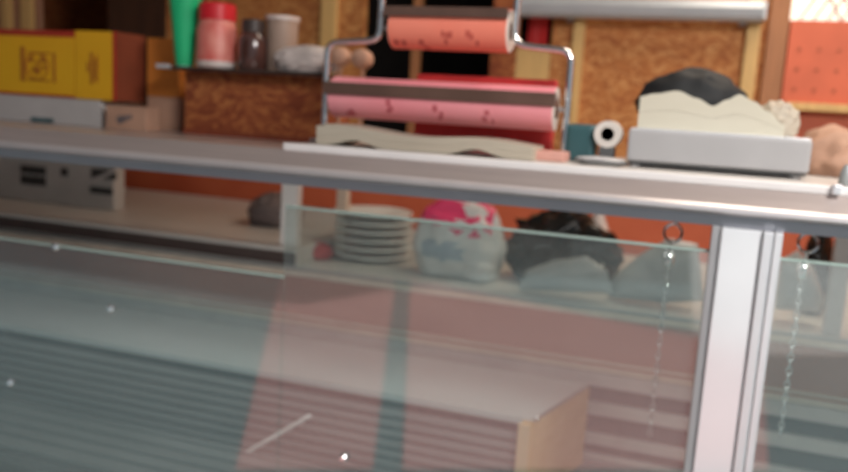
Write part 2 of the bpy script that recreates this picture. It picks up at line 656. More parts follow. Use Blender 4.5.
# corner post: wide white profile with thin flanges
bm = bmesh.new()
w = xp1 - xp0
bx(bm, xp0, xp0 + w * .10, -.010, .03, 0, 1.1595, .001)
fl_bm = bm
bm = bmesh.new()
bx(bm, xp0 + w * .135, xp0 + w * .70, -.013, .03, 0, 1.1595, .002)
po = obj('post', bm, 'post', dc)
obj('post_flange', fl_bm, 'post_gray', po)
bm = bmesh.new()
bx(bm, xp0 + w * .72, xp0 + w * .86, -.019, .03, 0, 1.1595, .002)
bx(bm, xp0 + w * .885, xp1, -.014, .03, 0, 1.1595, .002)
obj('post_flange', bm, 'alu_w', po)
bm = bmesh.new()
bx(bm, xp0 + .003, xp1 - .003, -.004, .028, 0, 1.1595)
obj('post_core', bm, 'post_gray', po)
# rear uprights carrying the counter top
for (pa, pb, Y, mt) in ((285, 301, .60, 'lip'), (339, 349, .75, 'trimcream')):
    a = rect(pa, 200, pb, 262, Y)
    yy = min(Y, .585)
    bm = bmesh.new()
    bx(bm, a[0], a[1], Y - .025, Y, (ZL if pa < 300 else ZR) + .001, 1.175 if Y < .61 else ZT, .002)
    obj('rear_upright', bm, mt, ct)

# right neighbour case
rc = thing('display_case', (.8, .3, 0), 'second display case right of the white post, cut off by the frame', 'display case')
case_body(rc, xp1 + .001, x_end)
bm = bmesh.new()
bx(bm, xp1 + .001, x_end, .0, .006, .44, ZG - .004)
fg = obj('front_glass', bm, 'glass', rc)
bm = bmesh.new()
bx(bm, xp1 + .001, x_end, -.001, .007, ZG - .004, ZG, .001)
obj('glass_edge', bm, 'glass_edge', fg)
a = rect(828, 240, 846, 330, .58)
bm = bmesh.new()
bx(bm, a[0], a[1], .56, .585, ZR + .001, 1.175, .002)
obj('rear_upright', bm, 'slat_pale', ct)

# work ledge behind the cases
bm = bmesh.new()
wl = thing('work_ledge', (-.5, .9, 0), 'long white work surface behind the display glass carrying plates and bags', 'work surface')
bx(bm, xc0, x_end, YL, YW - .005, ZR - .018, ZR, .003)
obj('surface', bm, 'ledge', wl)
bm = bmesh.new()
xr_ = PY(296, 258, YL).x
lb = thing('raised_ledge', ((xc0 + xr_) / 2, .9, ZR), 'raised left part of the white work surface, under the grey machine', 'board')  # raised left part of the work ledge, split off as its own object
bx(bm, xc0, xr_, YL + .001, YW - .006, ZR + .0005, ZL, .003)
obj('raised_surface', bm, 'ledge', lb)
bm = bmesh.new()
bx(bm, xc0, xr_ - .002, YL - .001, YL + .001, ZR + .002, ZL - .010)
obj('edge_shadow', bm, 'shadow_brown', lb)  # shadow under the ledge's front edge, put in as a dark strip
bm = bmesh.new()
bx(bm, xc0, x_end, YL + .035, YL + .06, 0, ZR - .018)
bx(bm, xc0, x_end, YW - .06, YW - .03, 0, ZR - .018)
obj('support', bm, 'grey_inner', wl)

# ------------------------------------------------------------------ long slatted box inside the case
ZC = .738
pr0 = PZ(531, 425, ZC)
pr1 = PZ(590, 384, ZC)
yf, yb_ = .22, .50
xf, xb = pr0.x, pr1.x
yb_ = min(pr1.y, YL - .035)
xL = xc0 + .05
sb = thing('slatted_box', ((xL + xf) / 2, .35, ZD + .012), 'long low box with pale top and grey slatted front, plywood right end, inside the case', 'box')
bm = bmesh.new()


def poly(bm, pts, z0, z1):
    A = [bm.verts.new((x, y, z0)) for x, y in pts]
    B = [bm.verts.new((x, y, z1)) for x, y in pts]
    n = len(pts)
    bm.faces.new(A[::-1])
    bm.faces.new(B)
    for k in range(n):
        bm.faces.new((A[k], A[(k + 1) % n], B[(k + 1) % n], B[k]))


z0 = ZD + .013
poly(bm, [(xL, yf), (xf - .004, yf), (xb - .004, yb_), (xL, yb_)], ZC - .012, ZC)
obj('top_panel', bm, 'band', sb)
bm = bmesh.new()
poly(bm, [(xL, yf + .016), (xf - .03, yf + .016), (xb - .03, yb_ - .004), (xL, yb_ - .004)], z0, ZC - .012)
obj('core', bm, 'slat_gap', sb)
bm = bmesh.new()
ns = 7
hh = (ZC - .03 - z0) / ns
for k in range(ns):
    z = z0 + hh * k
    bx(bm, xL, xf - .022, yf + .003, yf + .015, z + .004, z + hh - .004, .0015)
obj('front_slats', bm, 'slat', sb)
bm = bmesh.new()
d = Vector((xb - xf, yb_ - yf)).normalized()
nn = Vector((d.y, -d.x)) * .016
poly(bm, [(xf - .02, yf - .004), (xf, yf - .004), (xb, yb_), (xb - .016, yb_)], z0, ZC - .004)
eb = obj('end_board', bm, 'ply', sb)
bm = bmesh.new()
poly(bm, [(xf - .026, yf - .012), (xf - .004, yf - .012), (xf - .004, yf - .004), (xf - .026, yf - .004)], z0, ZC - .008)
obj('corner_strip', bm, 'ply_edge', eb)
bm = bmesh.new()
tube(bm, [(xf + .0005, yf, ZC - .001), (xb, yb_, ZC - .001)], .0028, 6)
obj('edge_trim', bm, 'steel', eb)
bm = bmesh.new()
bmesh.ops.create_icosphere(bm, subdivisions=2, radius=.006, matrix=Matrix.Translation((xf + .004, yf + .006, ZC + .002)))
obj('screw_head', bm, 'glint_metal', eb, True)
# thin pale rod added for a bright reflection in the glass
p0, p1 = PY(239, 457, yf - .0), PY(311, 415, yf - .0)
p0.y = p1.y = yf - .004
bm = bmesh.new()
tube(bm, [p0, p1], .0042, 8)
tag(obj('reflection_rod', bm, 'reflection_white', None, True), 'thin white rod for a glass reflection, slanting across the grey slatted front of the long box', 'rod')

# ------------------------------------------------------------------ things on the counter: left cartons
YC = .40
YB = .42


def carton(name, px, Y, depth, mt, label, z0=None, cat='box', group=None, band=None):
    a = rect(*px, Y)
    zz = a[2] if z0 is None else z0
    t = thing(name, ((a[0] + a[1]) / 2, Y + depth / 2, zz), label, cat, group)
    box('carton_body', (a[0], a[1], Y, Y + depth, zz, a[3]), mt, t, .002)
    return t, (a[0], a[1], zz, a[3])


t, d0 = carton('white_box', (-60, 95, 101, 124), YC, .15, 'white_carton', 'flat white carton under the yellow cartons on the counter', ZT)
bm = bmesh.new()
x0 = PY(31, 115, YC).x
bx(bm, x0, x0 + .07, YC - .0012, YC + .001, ZT + .002, ZT + .012)
obj('grey_stripe', bm, 'teal', t)
zw = d0[3]
t1, d1 = carton('yellow_carton', (-75, 29, 74, 95), YC - .002, .14, 'yellow', 'wide yellow carton with square ochre print, topmost at the far left', zw + .0005)
for (zz0, zz1) in ((d1[3] - .014, d1[3] + .0005), (d1[2] + .0005, d1[2] + .006)):
    bm = bmesh.new()
    bx(bm, d1[0] - .0008, d1[1] + .0008, YC - .0035, YC + .1, zz0, zz1)
    obj('red_band', bm, 'redband', t1)
# faint print: square frame with a round emblem and side bars
cx_, cz_ = PY(38, 63, YC).x, (d1[2] + d1[3]) / 2 - .003
bm = bmesh.new()
Yp = YC - .0035
for (u0, u1, v0, v1) in ((-.052, -.038, -.042, .042), (.048, .056, -.042, .03), (-.03, .04, .026, .030), (-.03, .04, -.040, -.036)):
    bx(bm, cx_ + u0, cx_ + u1, Yp, Yp + .002, cz_ + v0, cz_ + v1)
for (u, v, r) in ((-.018, .012, .008), (.018, .013, .009), (.0, -.014, .011), (-.012, -.012, .006), (.002, .004, .006), (.02, -.006, .006)):
    lathe(bm, [(r, 0), (r, .0015)], (cx_ + u, Yp, cz_ + v), 10, 'Y')
tube(bm, [(cx_ + .034 * math.cos(q * .3), Yp + .0005, cz_ - .004 + .032 * math.sin(q * .3)) for q in range(21)], .0022, 5, True)
obj('printed_emblem', bm, 'yellow_print', t1)
t2, d2 = carton('yellow_carton', (75, 31, 115, 96), YC - .004, .108, 'yellow', 'narrow yellow carton with a reddish right edge and shaded side coloured maroon', zw + .0005)
bm = bmesh.new()
xm = PY(93, 65, YC).x
for (u0, u1, v0, v1) in ((-.004, .004, -.04, .035), (.008, .012, -.03, .02), (-.014, -.009, -.012, .012), (.014, .018, -.036, .03)):
    bx(bm, xm + u0, xm + u1, YC - .0055, YC - .003, cz_ + v0, cz_ + v1)
obj('printed_mark', bm, 'yellow_print', t2)
bm = bmesh.new()
bx(bm, d2[1] - .006, d2[1] + .001, YC - .0052, YC + .0, d2[2], d2[3] + .0005)
obj('red_band', bm, 'redband', t2)
bm = bmesh.new()
bx(bm, d2[1] - .002, d2[1] + .0025, YC - .001, YC + .104, d2[2], d2[3] + .0005)
obj('side_panel', bm, 'maroon', t2)  # yellow carton's right side, with its shade put into the colour

t, d3 = carton('cardboard_box', (106, 106, 146, 131), YC - .02, .05, 'cardboard', 'small pinkish cardboard box with grey smudged print, right of the flat white carton', ZT)
bm = bmesh.new()
xm, zm = (d3[0] + d3[1]) / 2, (d3[2] + d3[3]) / 2
for k in range(3):
    lathe(bm, [(.010 - .002 * k, 0), (.010 - .002 * k, .0015)], (xm - .016 + .014 * k, YC - .0212, zm - .005 + .004 * k), 12, 'Y')
obj('printed_mark', bm, 'ink', t)
t, d4 = carton('cardboard_box', (147, 97, 179, 121), YB + .06, .10, 'cardboard', 'plain pinkish cardboard box under the orange carton', ZT)
carton('orange_carton', (147, 38, 179, 97), YB + .062, .10, 'orange_carton', 'plain orange carton standing on a small cardboard box left of the chipboard box', d4[3] + .0005)

# ------------------------------------------------------------------ chipboard box with shelf top and jars
a = rect(185, 74, 322, 141, YB)
cb = thing('chipboard_box', ((a[0] + a[1]) / 2, YB + .08, ZT), 'reddish chipboard box on the counter carrying the dark shelf with jars', 'box')
zt_ = PY(240, 71, YB).z
bm = bmesh.new()
bx(bm, a[0], a[1], YB, YB + .012, ZT, zt_ - .004)
bx(bm, a[0], a[0] + .012, YB + .012, YB + .15, ZT, zt_ - .004)
bx(bm, a[1] - .012, a[1], YB + .012, YB + .15, ZT, zt_ - .004)
obj('side_panels', bm, 'osb_dark', cb)
bm = bmesh.new()
bx(bm, a[0] - .002, a[1] + .002, YB - .004, YB + .001, ZT, ZT + .012)
obj('bottom_strip', bm, 'maroon', cb)
s = rect(160, 63, 327, 71, YB - .03)
zs1 = zt_ + .003
bm = bmesh.new()
bx(bm, s[0], s[1], YB - .04, YB + .055, zt_ - .004, zs1, .001)
obj('shelf_top', bm, 'lid_dark', cb)
bm = bmesh.new()
bx(bm, s[0] - .001, s[0] + .035, YB - .044, YB - .038, zt_ - .003, zs1 + .003, .001)
obj('shelf_clip', bm, 'alu_w', cb)

YJ = YB - .005


def at_shelf(px, py, Y=YJ):
    p = PY(px, py, Y)
    return p.x


def pxw(px0, px1, py, Y=YJ):
    return PY(px1, py, Y).x - PY(px0, py, Y).x


# green tumbler, wider at the top
x = at_shelf(185, 40)
wt, wb = pxw(171, 200, 0) / 2, pxw(178, 193, 60) / 2
hgt = PY(185, -8, YJ).z - zs1
bm = bmesh.new()
lathe(bm, [(wb, 0), (wb + .001, .004), (wb + (wt - wb) * .45, hgt * .5), (wt, hgt), (wt - .002, hgt), (wb + (wt - wb) * .45 - .002, hgt * .5), (wb - .002, .006)], (x, YJ, zs1))
gt = thing('green_tumbler', (x, YJ, zs1), 'tall tapering green plastic tumbler at the left end of the dark shelf', 'tumbler')
obj('cup', bm, 'green', gt, True)
bm = bmesh.new()
lathe(bm, [(wb + .0006, .001), (wb + .003, hgt * .22), (wb + .0028, hgt * .24)], (x, YJ, zs1))
obj('pale_base', bm, 'green_base', gt, True)

# jar with red lid
x = at_shelf(217, 40)
r = pxw(200, 235, 40) / 2
h1, h2 = PY(217, 20, YJ).z - zs1, PY(217, 4, YJ).z - zs1
jr = thing('lidded_jar', (x, YJ, zs1), 'round jar with a red lid and pinkish red speckled label on the dark shelf', 'jar')
bm = bmesh.new()
lathe(bm, [(r * .9, 0), (r, .005), (r, h1 * .76), (r * .84, h1)], (x, YJ, zs1))
obj('jar_body', bm, 'jar_red', jr, True)
bm = bmesh.new()
lathe(bm, [(r * .92, h1 - .002), (r * .92, h2 - .004), (r * .84, h2)], (x, YJ, zs1))
obj('lid', bm, 'red', jr, True)
bm = bmesh.new()
lathe(bm, [(r * .92, .0005), (r * 1.005, .005), (r * 1.005, h1 * .14)], (x, YJ, zs1))
obj('pale_foot', bm, 'film', jr, True)

# dark jar
x = at_shelf(253, 45)
r = pxw(240, 266, 45) / 2
h1, h2 = PY(257, 33, YJ).z - zs1, PY(257, 20, YJ).z - zs1
jr = thing('dark_jar', (x, YJ, zs1), 'small dark glass jar with dark lid right of the red lidded jar', 'jar')
bm = bmesh.new()
lathe(bm, [(r * .85, 0), (r, .006), (r, h1 * .8), (r * .75, h1)], (x, YJ, zs1))
obj('jar_body', bm, 'jar_dark', jr, True)
bm = bmesh.new()
lathe(bm, [(r * .8, h1), (r * .8, h2 - .002), (r * .72, h2)], (x, YJ, zs1))
obj('lid', bm, 'lid_dark', jr, True)
# cloudy tub behind
x = PY(282, 40, YJ + .035).x
r = pxw(266, 295, 40, YJ + .035) / 2
h2 = PY(282, 17, YJ + .035).z - zs1
jr = thing('cloudy_tub', (x, YJ + .035, zs1), 'cloudy greyish plastic tub behind the dark jar on the shelf', 'tub')
bm = bmesh.new()
lathe(bm, [(r * .85, 0), (r * .9, .006), (r, h2), (r * .95, h2), (r * .8, .01)], (x, YJ + .035, zs1))
obj('tub_wall', bm, 'jar_gray', jr, True)
bm = bmesh.new()
lathe(bm, [(r, h2 - .008), (r * 1.06, h2 - .008), (r * 1.06, h2), (r, h2)], (x, YJ + .035, zs1))
obj('rim', bm, 'film', jr, True)
# crumpled white bag on the shelf, right end
pc = PY(309, 58, YJ)
bm = bmesh.new()
hz = PY(304, 47, YJ).z - zs1
blob(bm, (pc.x, YJ, zs1 + hz * .43), (pxw(278, 338, 58) / 2, .026, hz * .56), 3, .3, 2.4)
tag(obj('crumpled_wrapper', bm, 'film', None, True), 'crumpled whitish plastic wrapper at the right end of the dark shelf', 'wrapper')
# rounded pair just right of it, added for bright highlights on the bag
for (qx, qy, rr) in ((341, 57, 9), (363, 59, 9)):
    p = PY(qx, qy, .36)
    r = (PY(qx + rr, qy, .36).x - PY(qx - rr, qy, .36).x) / 2
    bm = bmesh.new()
    lathe(bm, [(r * .3, -.03), (r * .85, -.024), (r, -.005), (r * .95, .012), (r * .5, .022), (r * .2, .024)], (p.x, .36, p.z), 20, 'Y')
    lathe(bm, [(.004, ZT - p.z), (.004, -r * .8)], (p.x, .36, p.z), 8)
    tag(obj('bag_highlight', bm, 'cardboard', None, True),
        'pinkish brown blob standing for a highlight on the bag, ' + ('nearest the white wrapper, seen through the roll stand' if qx < 350 else 'right of its twin, in front of the dark opening'), 'knob', 'bag highlights behind the roll stand')

# ------------------------------------------------------------------ paper roll stand
YS = .17
Q = lambda px, py, Y=YS: PY(px, py, Y)
rs = thing('roll_stand', (Q(445, 140).x, YS, ZB), 'chrome tube stand holding two pink wrapping paper rolls on the counter', 'paper roll stand')
bm = bmesh.new()
xs0, xs1 = Q(326, 90).x, Q(568, 100).x
xu0, xu1 = Q(381, 20).x, Q(516, 20).x
zk0 = Q(350, 44).z
zk1 = Q(545, 45).z
zk = (zk0 + zk1) / 2
ztop = Q(445, -60).z
for (xo, xi) in ((xs0, xu0), (xs1, xu1)):
    tube(bm, rounded([(xo, YS, ZB + .004), (xo, YS, zk - .004), (xi, YS, zk + .004), (xi, YS, ztop)], .022), .0062, 12)
tube(bm, [(xu0, YS, ztop), (xu1, YS, ztop)], .0062, 12)
obj('tube_frame', bm, 'chrome', rs, True)
for xo in (xs0, xs1):
    bm = bmesh.new()
    bx(bm, xo - .011, xo + .011, YS - .04, YS + .06, ZB, ZB + .006, .002)
    obj('foot', bm, 'steel', rs)


def roll(x0, x1, z, r, Y, mt, mark, label, cutter):
    t = thing('paper_roll', ((x0 + x1) / 2, Y, z - r), label, 'paper roll', 'paper rolls on the chrome stand')
    bm = bmesh.new()
    lathe(bm, [(r * .35, 0), (r, 0), (r, x1 - x0), (r * .35, x1 - x0)], (x0, Y, z), 40, 'X')
    obj('paper', bm, mt, t, True)
    for xx, s in ((x0, -1), (x1, 1)):
        bm = bmesh.new()
        lathe(bm, [(r * .97, 0), (r * .97, .0012), (r * .45, .0012), (r * .45, 0)], (xx, Y, z) if s > 0 else (xx - .0012, Y, z), 32, 'X')
        obj('roll_end', bm, 'tape', t)
    bm = bmesh.new()
    lathe(bm, [(r * .40, 0), (r * .40, x1 - x0 + .006), (r * .2, x1 - x0 + .006)], (x0 - .003, Y, z), 20, 'X')
    obj('core', bm, 'core', t, True)
    # faint printed marks wrapped on the front of the paper
    L = x1 - x0
    random.seed(int(L * 1000))
    k = 0
    xx = x0 + L * .10
    while xx < x1 - L * .07:
        ang = math.radians(200 + 40 * random.random())
        bm = bmesh.new()
        for j in range(4):
            aa = ang + (random.random() - .5) * .5
            xo = xx + (random.random() - .5) * .018
            cy, cz = Y + (r + .0002) * math.cos(aa), z + (r + .0002) * math.sin(aa)
            ta, tb = aa - .10 - .1 * random.random(), aa + .12
            w_ = .002 + .003 * random.random()
            v = []
            for (u, q) in ((-w_, ta), (w_, ta), (w_, tb), (-w_, tb)):
                v.append(bm.verts.new((xo + u, Y + (r + .0005) * math.cos(q), z + (r + .0005) * math.sin(q))))
            bm.faces.new(v)
        obj('printed_mark', bm, mark, t)
        xx += L * .21
    # cutter bar of the stand
    bm = bmesh.new()
    cx0, cx1, cz0, cz1, cy = cutter
    bx(bm, cx0, cx1, cy, cy + .004, cz0, cz1, .001)
    cb_ = obj('cutter_bar', bm, 'cutter', rs)
    for xx in (cx0 + .004, cx1 - .004):
        bm = bmesh.new()
        tube(bm, [(xx, cy + .002, (cz0 + cz1) / 2), (xx, YS, (cz0 + cz1) / 2 + .004)], .003, 8)
        obj('bar_arm', bm, 'steel', cb_)
    for xx, xe in ((x0 - .004, xs0 if L > .3 else xu0), (x1 + .004, xs1 if L > .3 else xu1)):
        bm = bmesh.new()
        tube(bm, [(xx, Y, z), (xe, YS, z)], .004, 8)
        obj('roll_axle', bm, 'steel', rs)


YR1 = YS + .0
zc = Q(445, 103).z
rr = (Q(445, 88).z - Q(445, 126).z) / 2 + .004
roll(Q(336, 100).x, Q(556, 108).x, zc, rr, YR1, 'pink_paper', 'pink_mark', 'wide pink paper roll, the lower one on the chrome stand',
     (Q(333, 92).x, Q(560, 98).x, Q(447, 101).z, Q(447, 88).z, YR1 - rr - .004))
zc = Q(450, 29).z
rr = (Q(450, 6).z - Q(450, 49).z) / 2
roll(Q(393, 30).x, Q(509, 33).x, zc, rr, YS + .01, 'coral_paper', 'coral_mark', 'narrow coral paper roll, the upper one on the chrome stand',
     (Q(389, 14).x, Q(512, 16).x, Q(450, 19).z, Q(450, 9).z, YS + .01 - rr - .004))
# deep red sheets behind the lower roll
a = rect(418, 76, 556, 110, YS + .07)
tag(box('red_sheets', (a[0], a[1], YS + .06, YS + .09, ZB, a[3] - .002), 'red_paper'), 'stack of deep red sheets standing behind the lower pink roll', 'paper')


# wavy stacks of wrapping sheets
def wavy_stack(name, px0, px1, Y, depth, topf, z0, mt, label, sheets, botf=None):
    xa, xb_ = PY(px0, 140, Y).x, PY(px1, 140, Y).x
    t = thing(name, ((xa + xb_) / 2, Y + depth / 2, z0), label, 'paper stack')
    n = 40
    for s in range(sheets):
        bm = bmesh.new()
        up_, lo_ = [], []
        for k in range(n + 1):
            u = k / n
            x = xa + (xb_ - xa) * u
            zt, zb_ = topf(u), (botf(u) if botf else 0)
            a_ = zb_ + (zt - zb_) * s / sheets
            b_ = zb_ + (zt - zb_) * (s + 1) / sheets - .0004
            j = .002 * math.sin(s * 2.3)
            lo_.append((x, z0 + a_))
            up_.append((x, z0 + b_))
        prism(bm, lo_ + up_[::-1], Y + .0004 * math.sin(s * 1.9), Y + depth, 'XZ')
        obj('sheet_bundle', bm, mt, t)
    return t


hh = PY(425, 122, .10).z - ZB
wavy_stack('paper_sheets', 316, 534, .07, .09,
           lambda u: .034 + .004 * math.sin(u * 9 + .8) - .010 * u + (.0 if u > .03 else -.004), ZB, 'kraft',
           'low wavy stack of greyish cream paper sheets in front of the paper rolls', 2,
           lambda u: .001 + .011 * max(0, math.sin(u * 11.2 - .6)) ** 2)

# ------------------------------------------------------------------ weighing scale etc.
YG = .13
a = rect(627, 128, 812, 172, YG)
sc_ = thing('weighing_scale', ((a[0] + a[1]) / 2, YG + .1, ZB), 'light grey box shaped scale on the counter carrying cream paper sheets', 'scale')
zsT = PY(720, 133, YG).z
bm = bmesh.new()
bx(bm, a[0], a[1], YG, YG + .22, ZB + .010, zsT - .003, .004)
obj('housing', bm, 'scale_gray', sc_)
bm = bmesh.new()
bx(bm, a[0] + .004, a[1] - .004, YG + .006, YG + .21, ZB + .005, ZB + .011)
obj('underside', bm, 'scale_dark', sc_)
for (fx, fy) in ((.05, .02), (.94, .02), (.05, .19), (.94, .19)):
    bm = bmesh.new()
    lathe(bm, [(.008, 0), (.009, .006), (.007, .008)], (a[0] + (a[1] - a[0]) * fx, YG + fy, ZB), 16)
    obj('foot', bm, 'pale', sc_, True)
bm = bmesh.new()
bx(bm, a[0] + .002, a[1] - .002, YG + .004, YG + .215, zsT - .003, zsT, .001)
obj('weighing_plate', bm, 'alu_w', sc_)
hS = PY(690, 92, YG).z - zsT


def creamtop(u):
    pts = ((0, .84), (.10, .93), (.26, 1.03), (.40, .86), (.51, .68), (.60, .86), (.68, 1.02), (.78, .86), (.88, .62), (1, .28))
    for (a0, b0), (a1, b1) in zip(pts, pts[1:]):
        if u <= a1 + 1e-6:
            t = (u - a0) / (a1 - a0)
            t = t * t * (3 - 2 * t)
            return hS * (b0 + (b1 - b0) * t)


zsT += .0003
wavy_stack('cream_paper_sheets', 636, 783, YG + .02, .075, creamtop, zsT, 'cream',
           'thick wavy stack of cream wrapping paper sheets lying on the grey scale', 2)
# black bag slumped over the back of the cream sheets
bm = bmesh.new()
YK = YG + .15
p = PY(694, 72, YK)
hk = p.z - zsT
blob(bm, (p.x, YK, zsT + hk * .42), ((PY(744, 88, YK).x - PY(640, 88, YK).x) / 2 * 1.0, .042, hk * .60), 5, .16, 1.8)
tag(obj('black_bag', bm, 'black_rubber', None, True), 'slumped black plastic bag on the scale behind the cream sheets', 'bag')
# crumpled clear wrapper at right end of the cream sheets
bm = bmesh.new()
p = PY(776, 122, YG + .07)
blob(bm, (p.x, YG + .07, zsT + .021), (.03, .04, .031), 8, .28, 1.6)
tag(obj('crumpled_wrapper', bm, 'kraft', None, True), 'small crumpled greyish wrapper at the right end of the cream sheets on the scale', 'wrapper')
# brown paper bag right of the scale
bm = bmesh.new()
p = PY(826, 140, YG + .2)
blob(bm, (p.x + .016, YG + .2, ZB + .034), (.056, .06, .047), 11, .24, 1.3)
tag(obj('brown_bag', bm, 'cardboard', None, True), 'crumpled pinkish brown paper bag standing behind the right end of the scale', 'bag')

# tape roll, teal box, grey oval dish, pink pad beside the scale
p = PY(609, 132, .17)
r = (PY(622, 132, .17).x - PY(595, 132, .17).x) / 2
tr = thing('tape_roll', (p.x, .17, ZB), 'white tape roll standing on edge left of the scale', 'tape roll')
bm = bmesh.new()
zc = ZB + r + .027
lathe(bm, [(r * .5, 0), (r, 0), (r, .04), (r * .5, .04), (r * .5, 0)], (p.x, .15, zc), 32, 'Y')
obj('tape', bm, 'tape', tr, True)
bm = bmesh.new()
lathe(bm, [(r * .42, .001), (r * .52, .001), (r * .52, .039), (r * .42, .039), (r * .42, .001)], (p.x, .15, zc), 32, 'Y')
obj('core', bm, 'core', tr, True)
bm = bmesh.new()
bx(bm, p.x - .012, p.x + .012, .15, .19, ZB, zc - r + .001, .002)
obj('base_block', bm, 'scale_dark', tr)
a = rect(566, 124, 596, 150, .17)
tag(box('teal_box', (a[0], a[1], .16, .22, ZB, a[3]), 'teal', None, .008), 'small dark teal plastic box between the roll stand and the tape roll', 'box')
p = PY(600, 158, .09)
bm = bmesh.new()
w_ = (PY(625, 158, .09).x - PY(573, 158, .09).x) / 2
lathe(bm, [(w_ * .7, 0), (w_ * .95, .004), (w_, .008), (w_ * .85, .012), (w_ * .3, .014)], (0, 0, 0), 32)
for v in bm.verts:
    v.co.y *= .55
    v.co += Vector((p.x, .10, ZB))
pm = thing('oval_dish', (p.x, .10, ZB), 'flat pale grey oval dish with dark rim between the roll stand and scale', 'dish')
obj('dish_body', bm, 'pale', pm, True)
bm = bmesh.new()
tube(bm, [(p.x + w_ * math.cos(q * math.pi / 16), .10 + w_ * .55 * math.sin(q * math.pi / 16), ZB + .007) for q in range(32)], .0025, 6, True)
obj('rim', bm, 'scale_dark', pm, True)
a = rect(534, 146, 566, 159, .11)
tag(box('pink_pad', (a[0], a[1], .10, .16, ZB, ZB + .016), 'pinkflat', None, .003), 'small flat pink paper pad beside the right end of the cream sheets', 'pad')
p = PY(846, 178, .06)
bm = bmesh.new()
lathe(bm, [(.008, 0), (.010, .003), (.008, .02), (.004, .03)], (p.x, .06, ZB), 16)
tag(obj('stopper', bm, 'grey_inner', None, True), 'small grey stopper on the counter board at the right edge', 'stopper')

# ------------------------------------------------------------------ things on the work ledge
# grey machine at the left
YM = .78
a = rect(-70, 156, 114, 200, YM)
gm = thing('grey_machine', ((a[0] + a[1]) / 2, YM + .1, ZL), 'long grey machine casing with dark slots on the work ledge at far left', 'machine')
bm = bmesh.new()
bx(bm, a[0], a[1], YM, YM + .05, ZL, a[3] + .01, .006)
obj('casing', bm, 'mach', gm)
for (q0, q1, y0_, y1_) in ((21, 46, 166, 174), (21, 46, 176, 185), (61, 68, 168, 176)):
    b = rect(q0, y0_, q1, y1_, YM)
    bm = bmesh.new()
    bx(bm, b[0], b[1], YM - .002, YM + .004, b[2], b[3])
    obj('slot', bm, 'vent', gm)
bm = bmesh.new()
b = rect(92, 172, 116, 187, YM)
bx(bm, b[0], b[1], YM - .004, YM + .002, b[2] + (b[3] - b[2]) * .55, b[3] + .008)
obj('slot', bm, 'vent', gm)
bm = bmesh.new()
bx(bm, b[0] - .004, b[1] - .012, YM - .004, YM + .002, b[2] - .022, b[2] - .002)
obj('slot', bm, 'vent', gm)
bm = bmesh.new()
tube(bm, [(b[0] - .01, YM - .012, b[2] + .006), (b[1] + .012, YM - .012, b[3] + .012)], .006, 8)
obj('lever', bm, 'pale', gm, True)

# grey crumpled bag left of the narrow upright
p = PY(265, 208, .80)
bm = bmesh.new()
blob(bm, (p.x, .86, ZL + .036), (.070, .07, .052), 15, .3, 2.)
tag(obj('grey_bag', bm, 'ink', None, True), 'dull grey crumpled bag on the ledge left of the narrow upright', 'bag')

# red packet right of the upright
a = rect(302, 243, 328, 262, .66)
bm = bmesh.new()
blob(bm, ((a[0] + a[1]) / 2, .68, ZR + .017), (.036, .03, .024), 16, .3, 2.)
tag(obj('red_packet', bm, 'red_paper', None, True), 'small dark red packet on the ledge right of the narrow upright', 'packet')

# nested shallow tubs
YP = .76
x = PY(373, 240, YP).x
r = (PY(410, 240, YP).x - PY(337, 240, YP).x) / 2
hT = PY(373, 211, YP).z - ZR
nst = 6
for k in range(nst):
    z = ZR + .0005 + k * (hT - .018) / (nst - 1)
    bm = bmesh.new()
    lathe(bm, [(.001, 0), (r * .50, 0), (r * .66, .012), (r * .97, .0140), (r, .0165), (r * .985, .0195), (r * .64, .0150), (r * .48, .004), (.001, .004)], (x + .003 * math.sin(k * 2.1), YP, z), 36)
    pos = ['lowest', 'second from bottom', 'third from bottom', 'third from top', 'second from top', 'topmost'][k]
    tag(obj('shallow_plate', bm, 'plate', None, True), pos + ' pale plate in the stack beside the white bag', 'plate', 'stack of pale plates on the ledge')

# white carrier bag with hot pink print
YV = .62
a = rect(407, 205, 500, 282, YV)
cx_, hx = (a[0] + a[1]) / 2, (a[1] - a[0]) / 2
hb = PY(455, 206, YV).z - ZR
wb_ = thing('carrier_bag', (cx_, YV + .05, ZR), 'white plastic carrier bag with hot pink top and faded blue print on the ledge', 'bag')
bm = bmesh.new()
vs = blob(bm, (cx_, YV + .06, ZR + hb * .445), (hx * .90, .06, hb * .58), 21, .20, 2.0, True, .92)
for v in vs:
    u = (v.co.x - cx_) / (hx * .95)
    v.co.x = cx_ + hx * 1.0 * math.copysign(abs(u) ** .62, u)
bm.faces.ensure_lookup_table()
for f in bm.faces:
    c = f.calc_center_median()
    u, v = (c.x - cx_) / hx, (c.z - ZR) / hb
    nzv = noise.noise(c * 30) * .06
    if v + nzv > .74 and u < .10 + nzv * 3:
        f.material_index = 1
    elif v + nzv > .60 and v > .62 - u * .3 and -.1 < u < .75 and noise.noise(c * 55) > .05:
        f.material_index = 1
    elif -.72 < u + nzv * 2 < .15 and .26 < v + nzv < .50:
        f.material_index = 2
obj('film', bm, ['white_bag', 'pink_print', 'blue_print'], wb_, True)
bm = bmesh.new()
blob(bm, (cx_ + hx * .55, YV + .02, ZR + .028), (.035, .025, .032), 22, .25, 2.4)
obj('loose_corner', bm, 'white_bag', wb_, True)

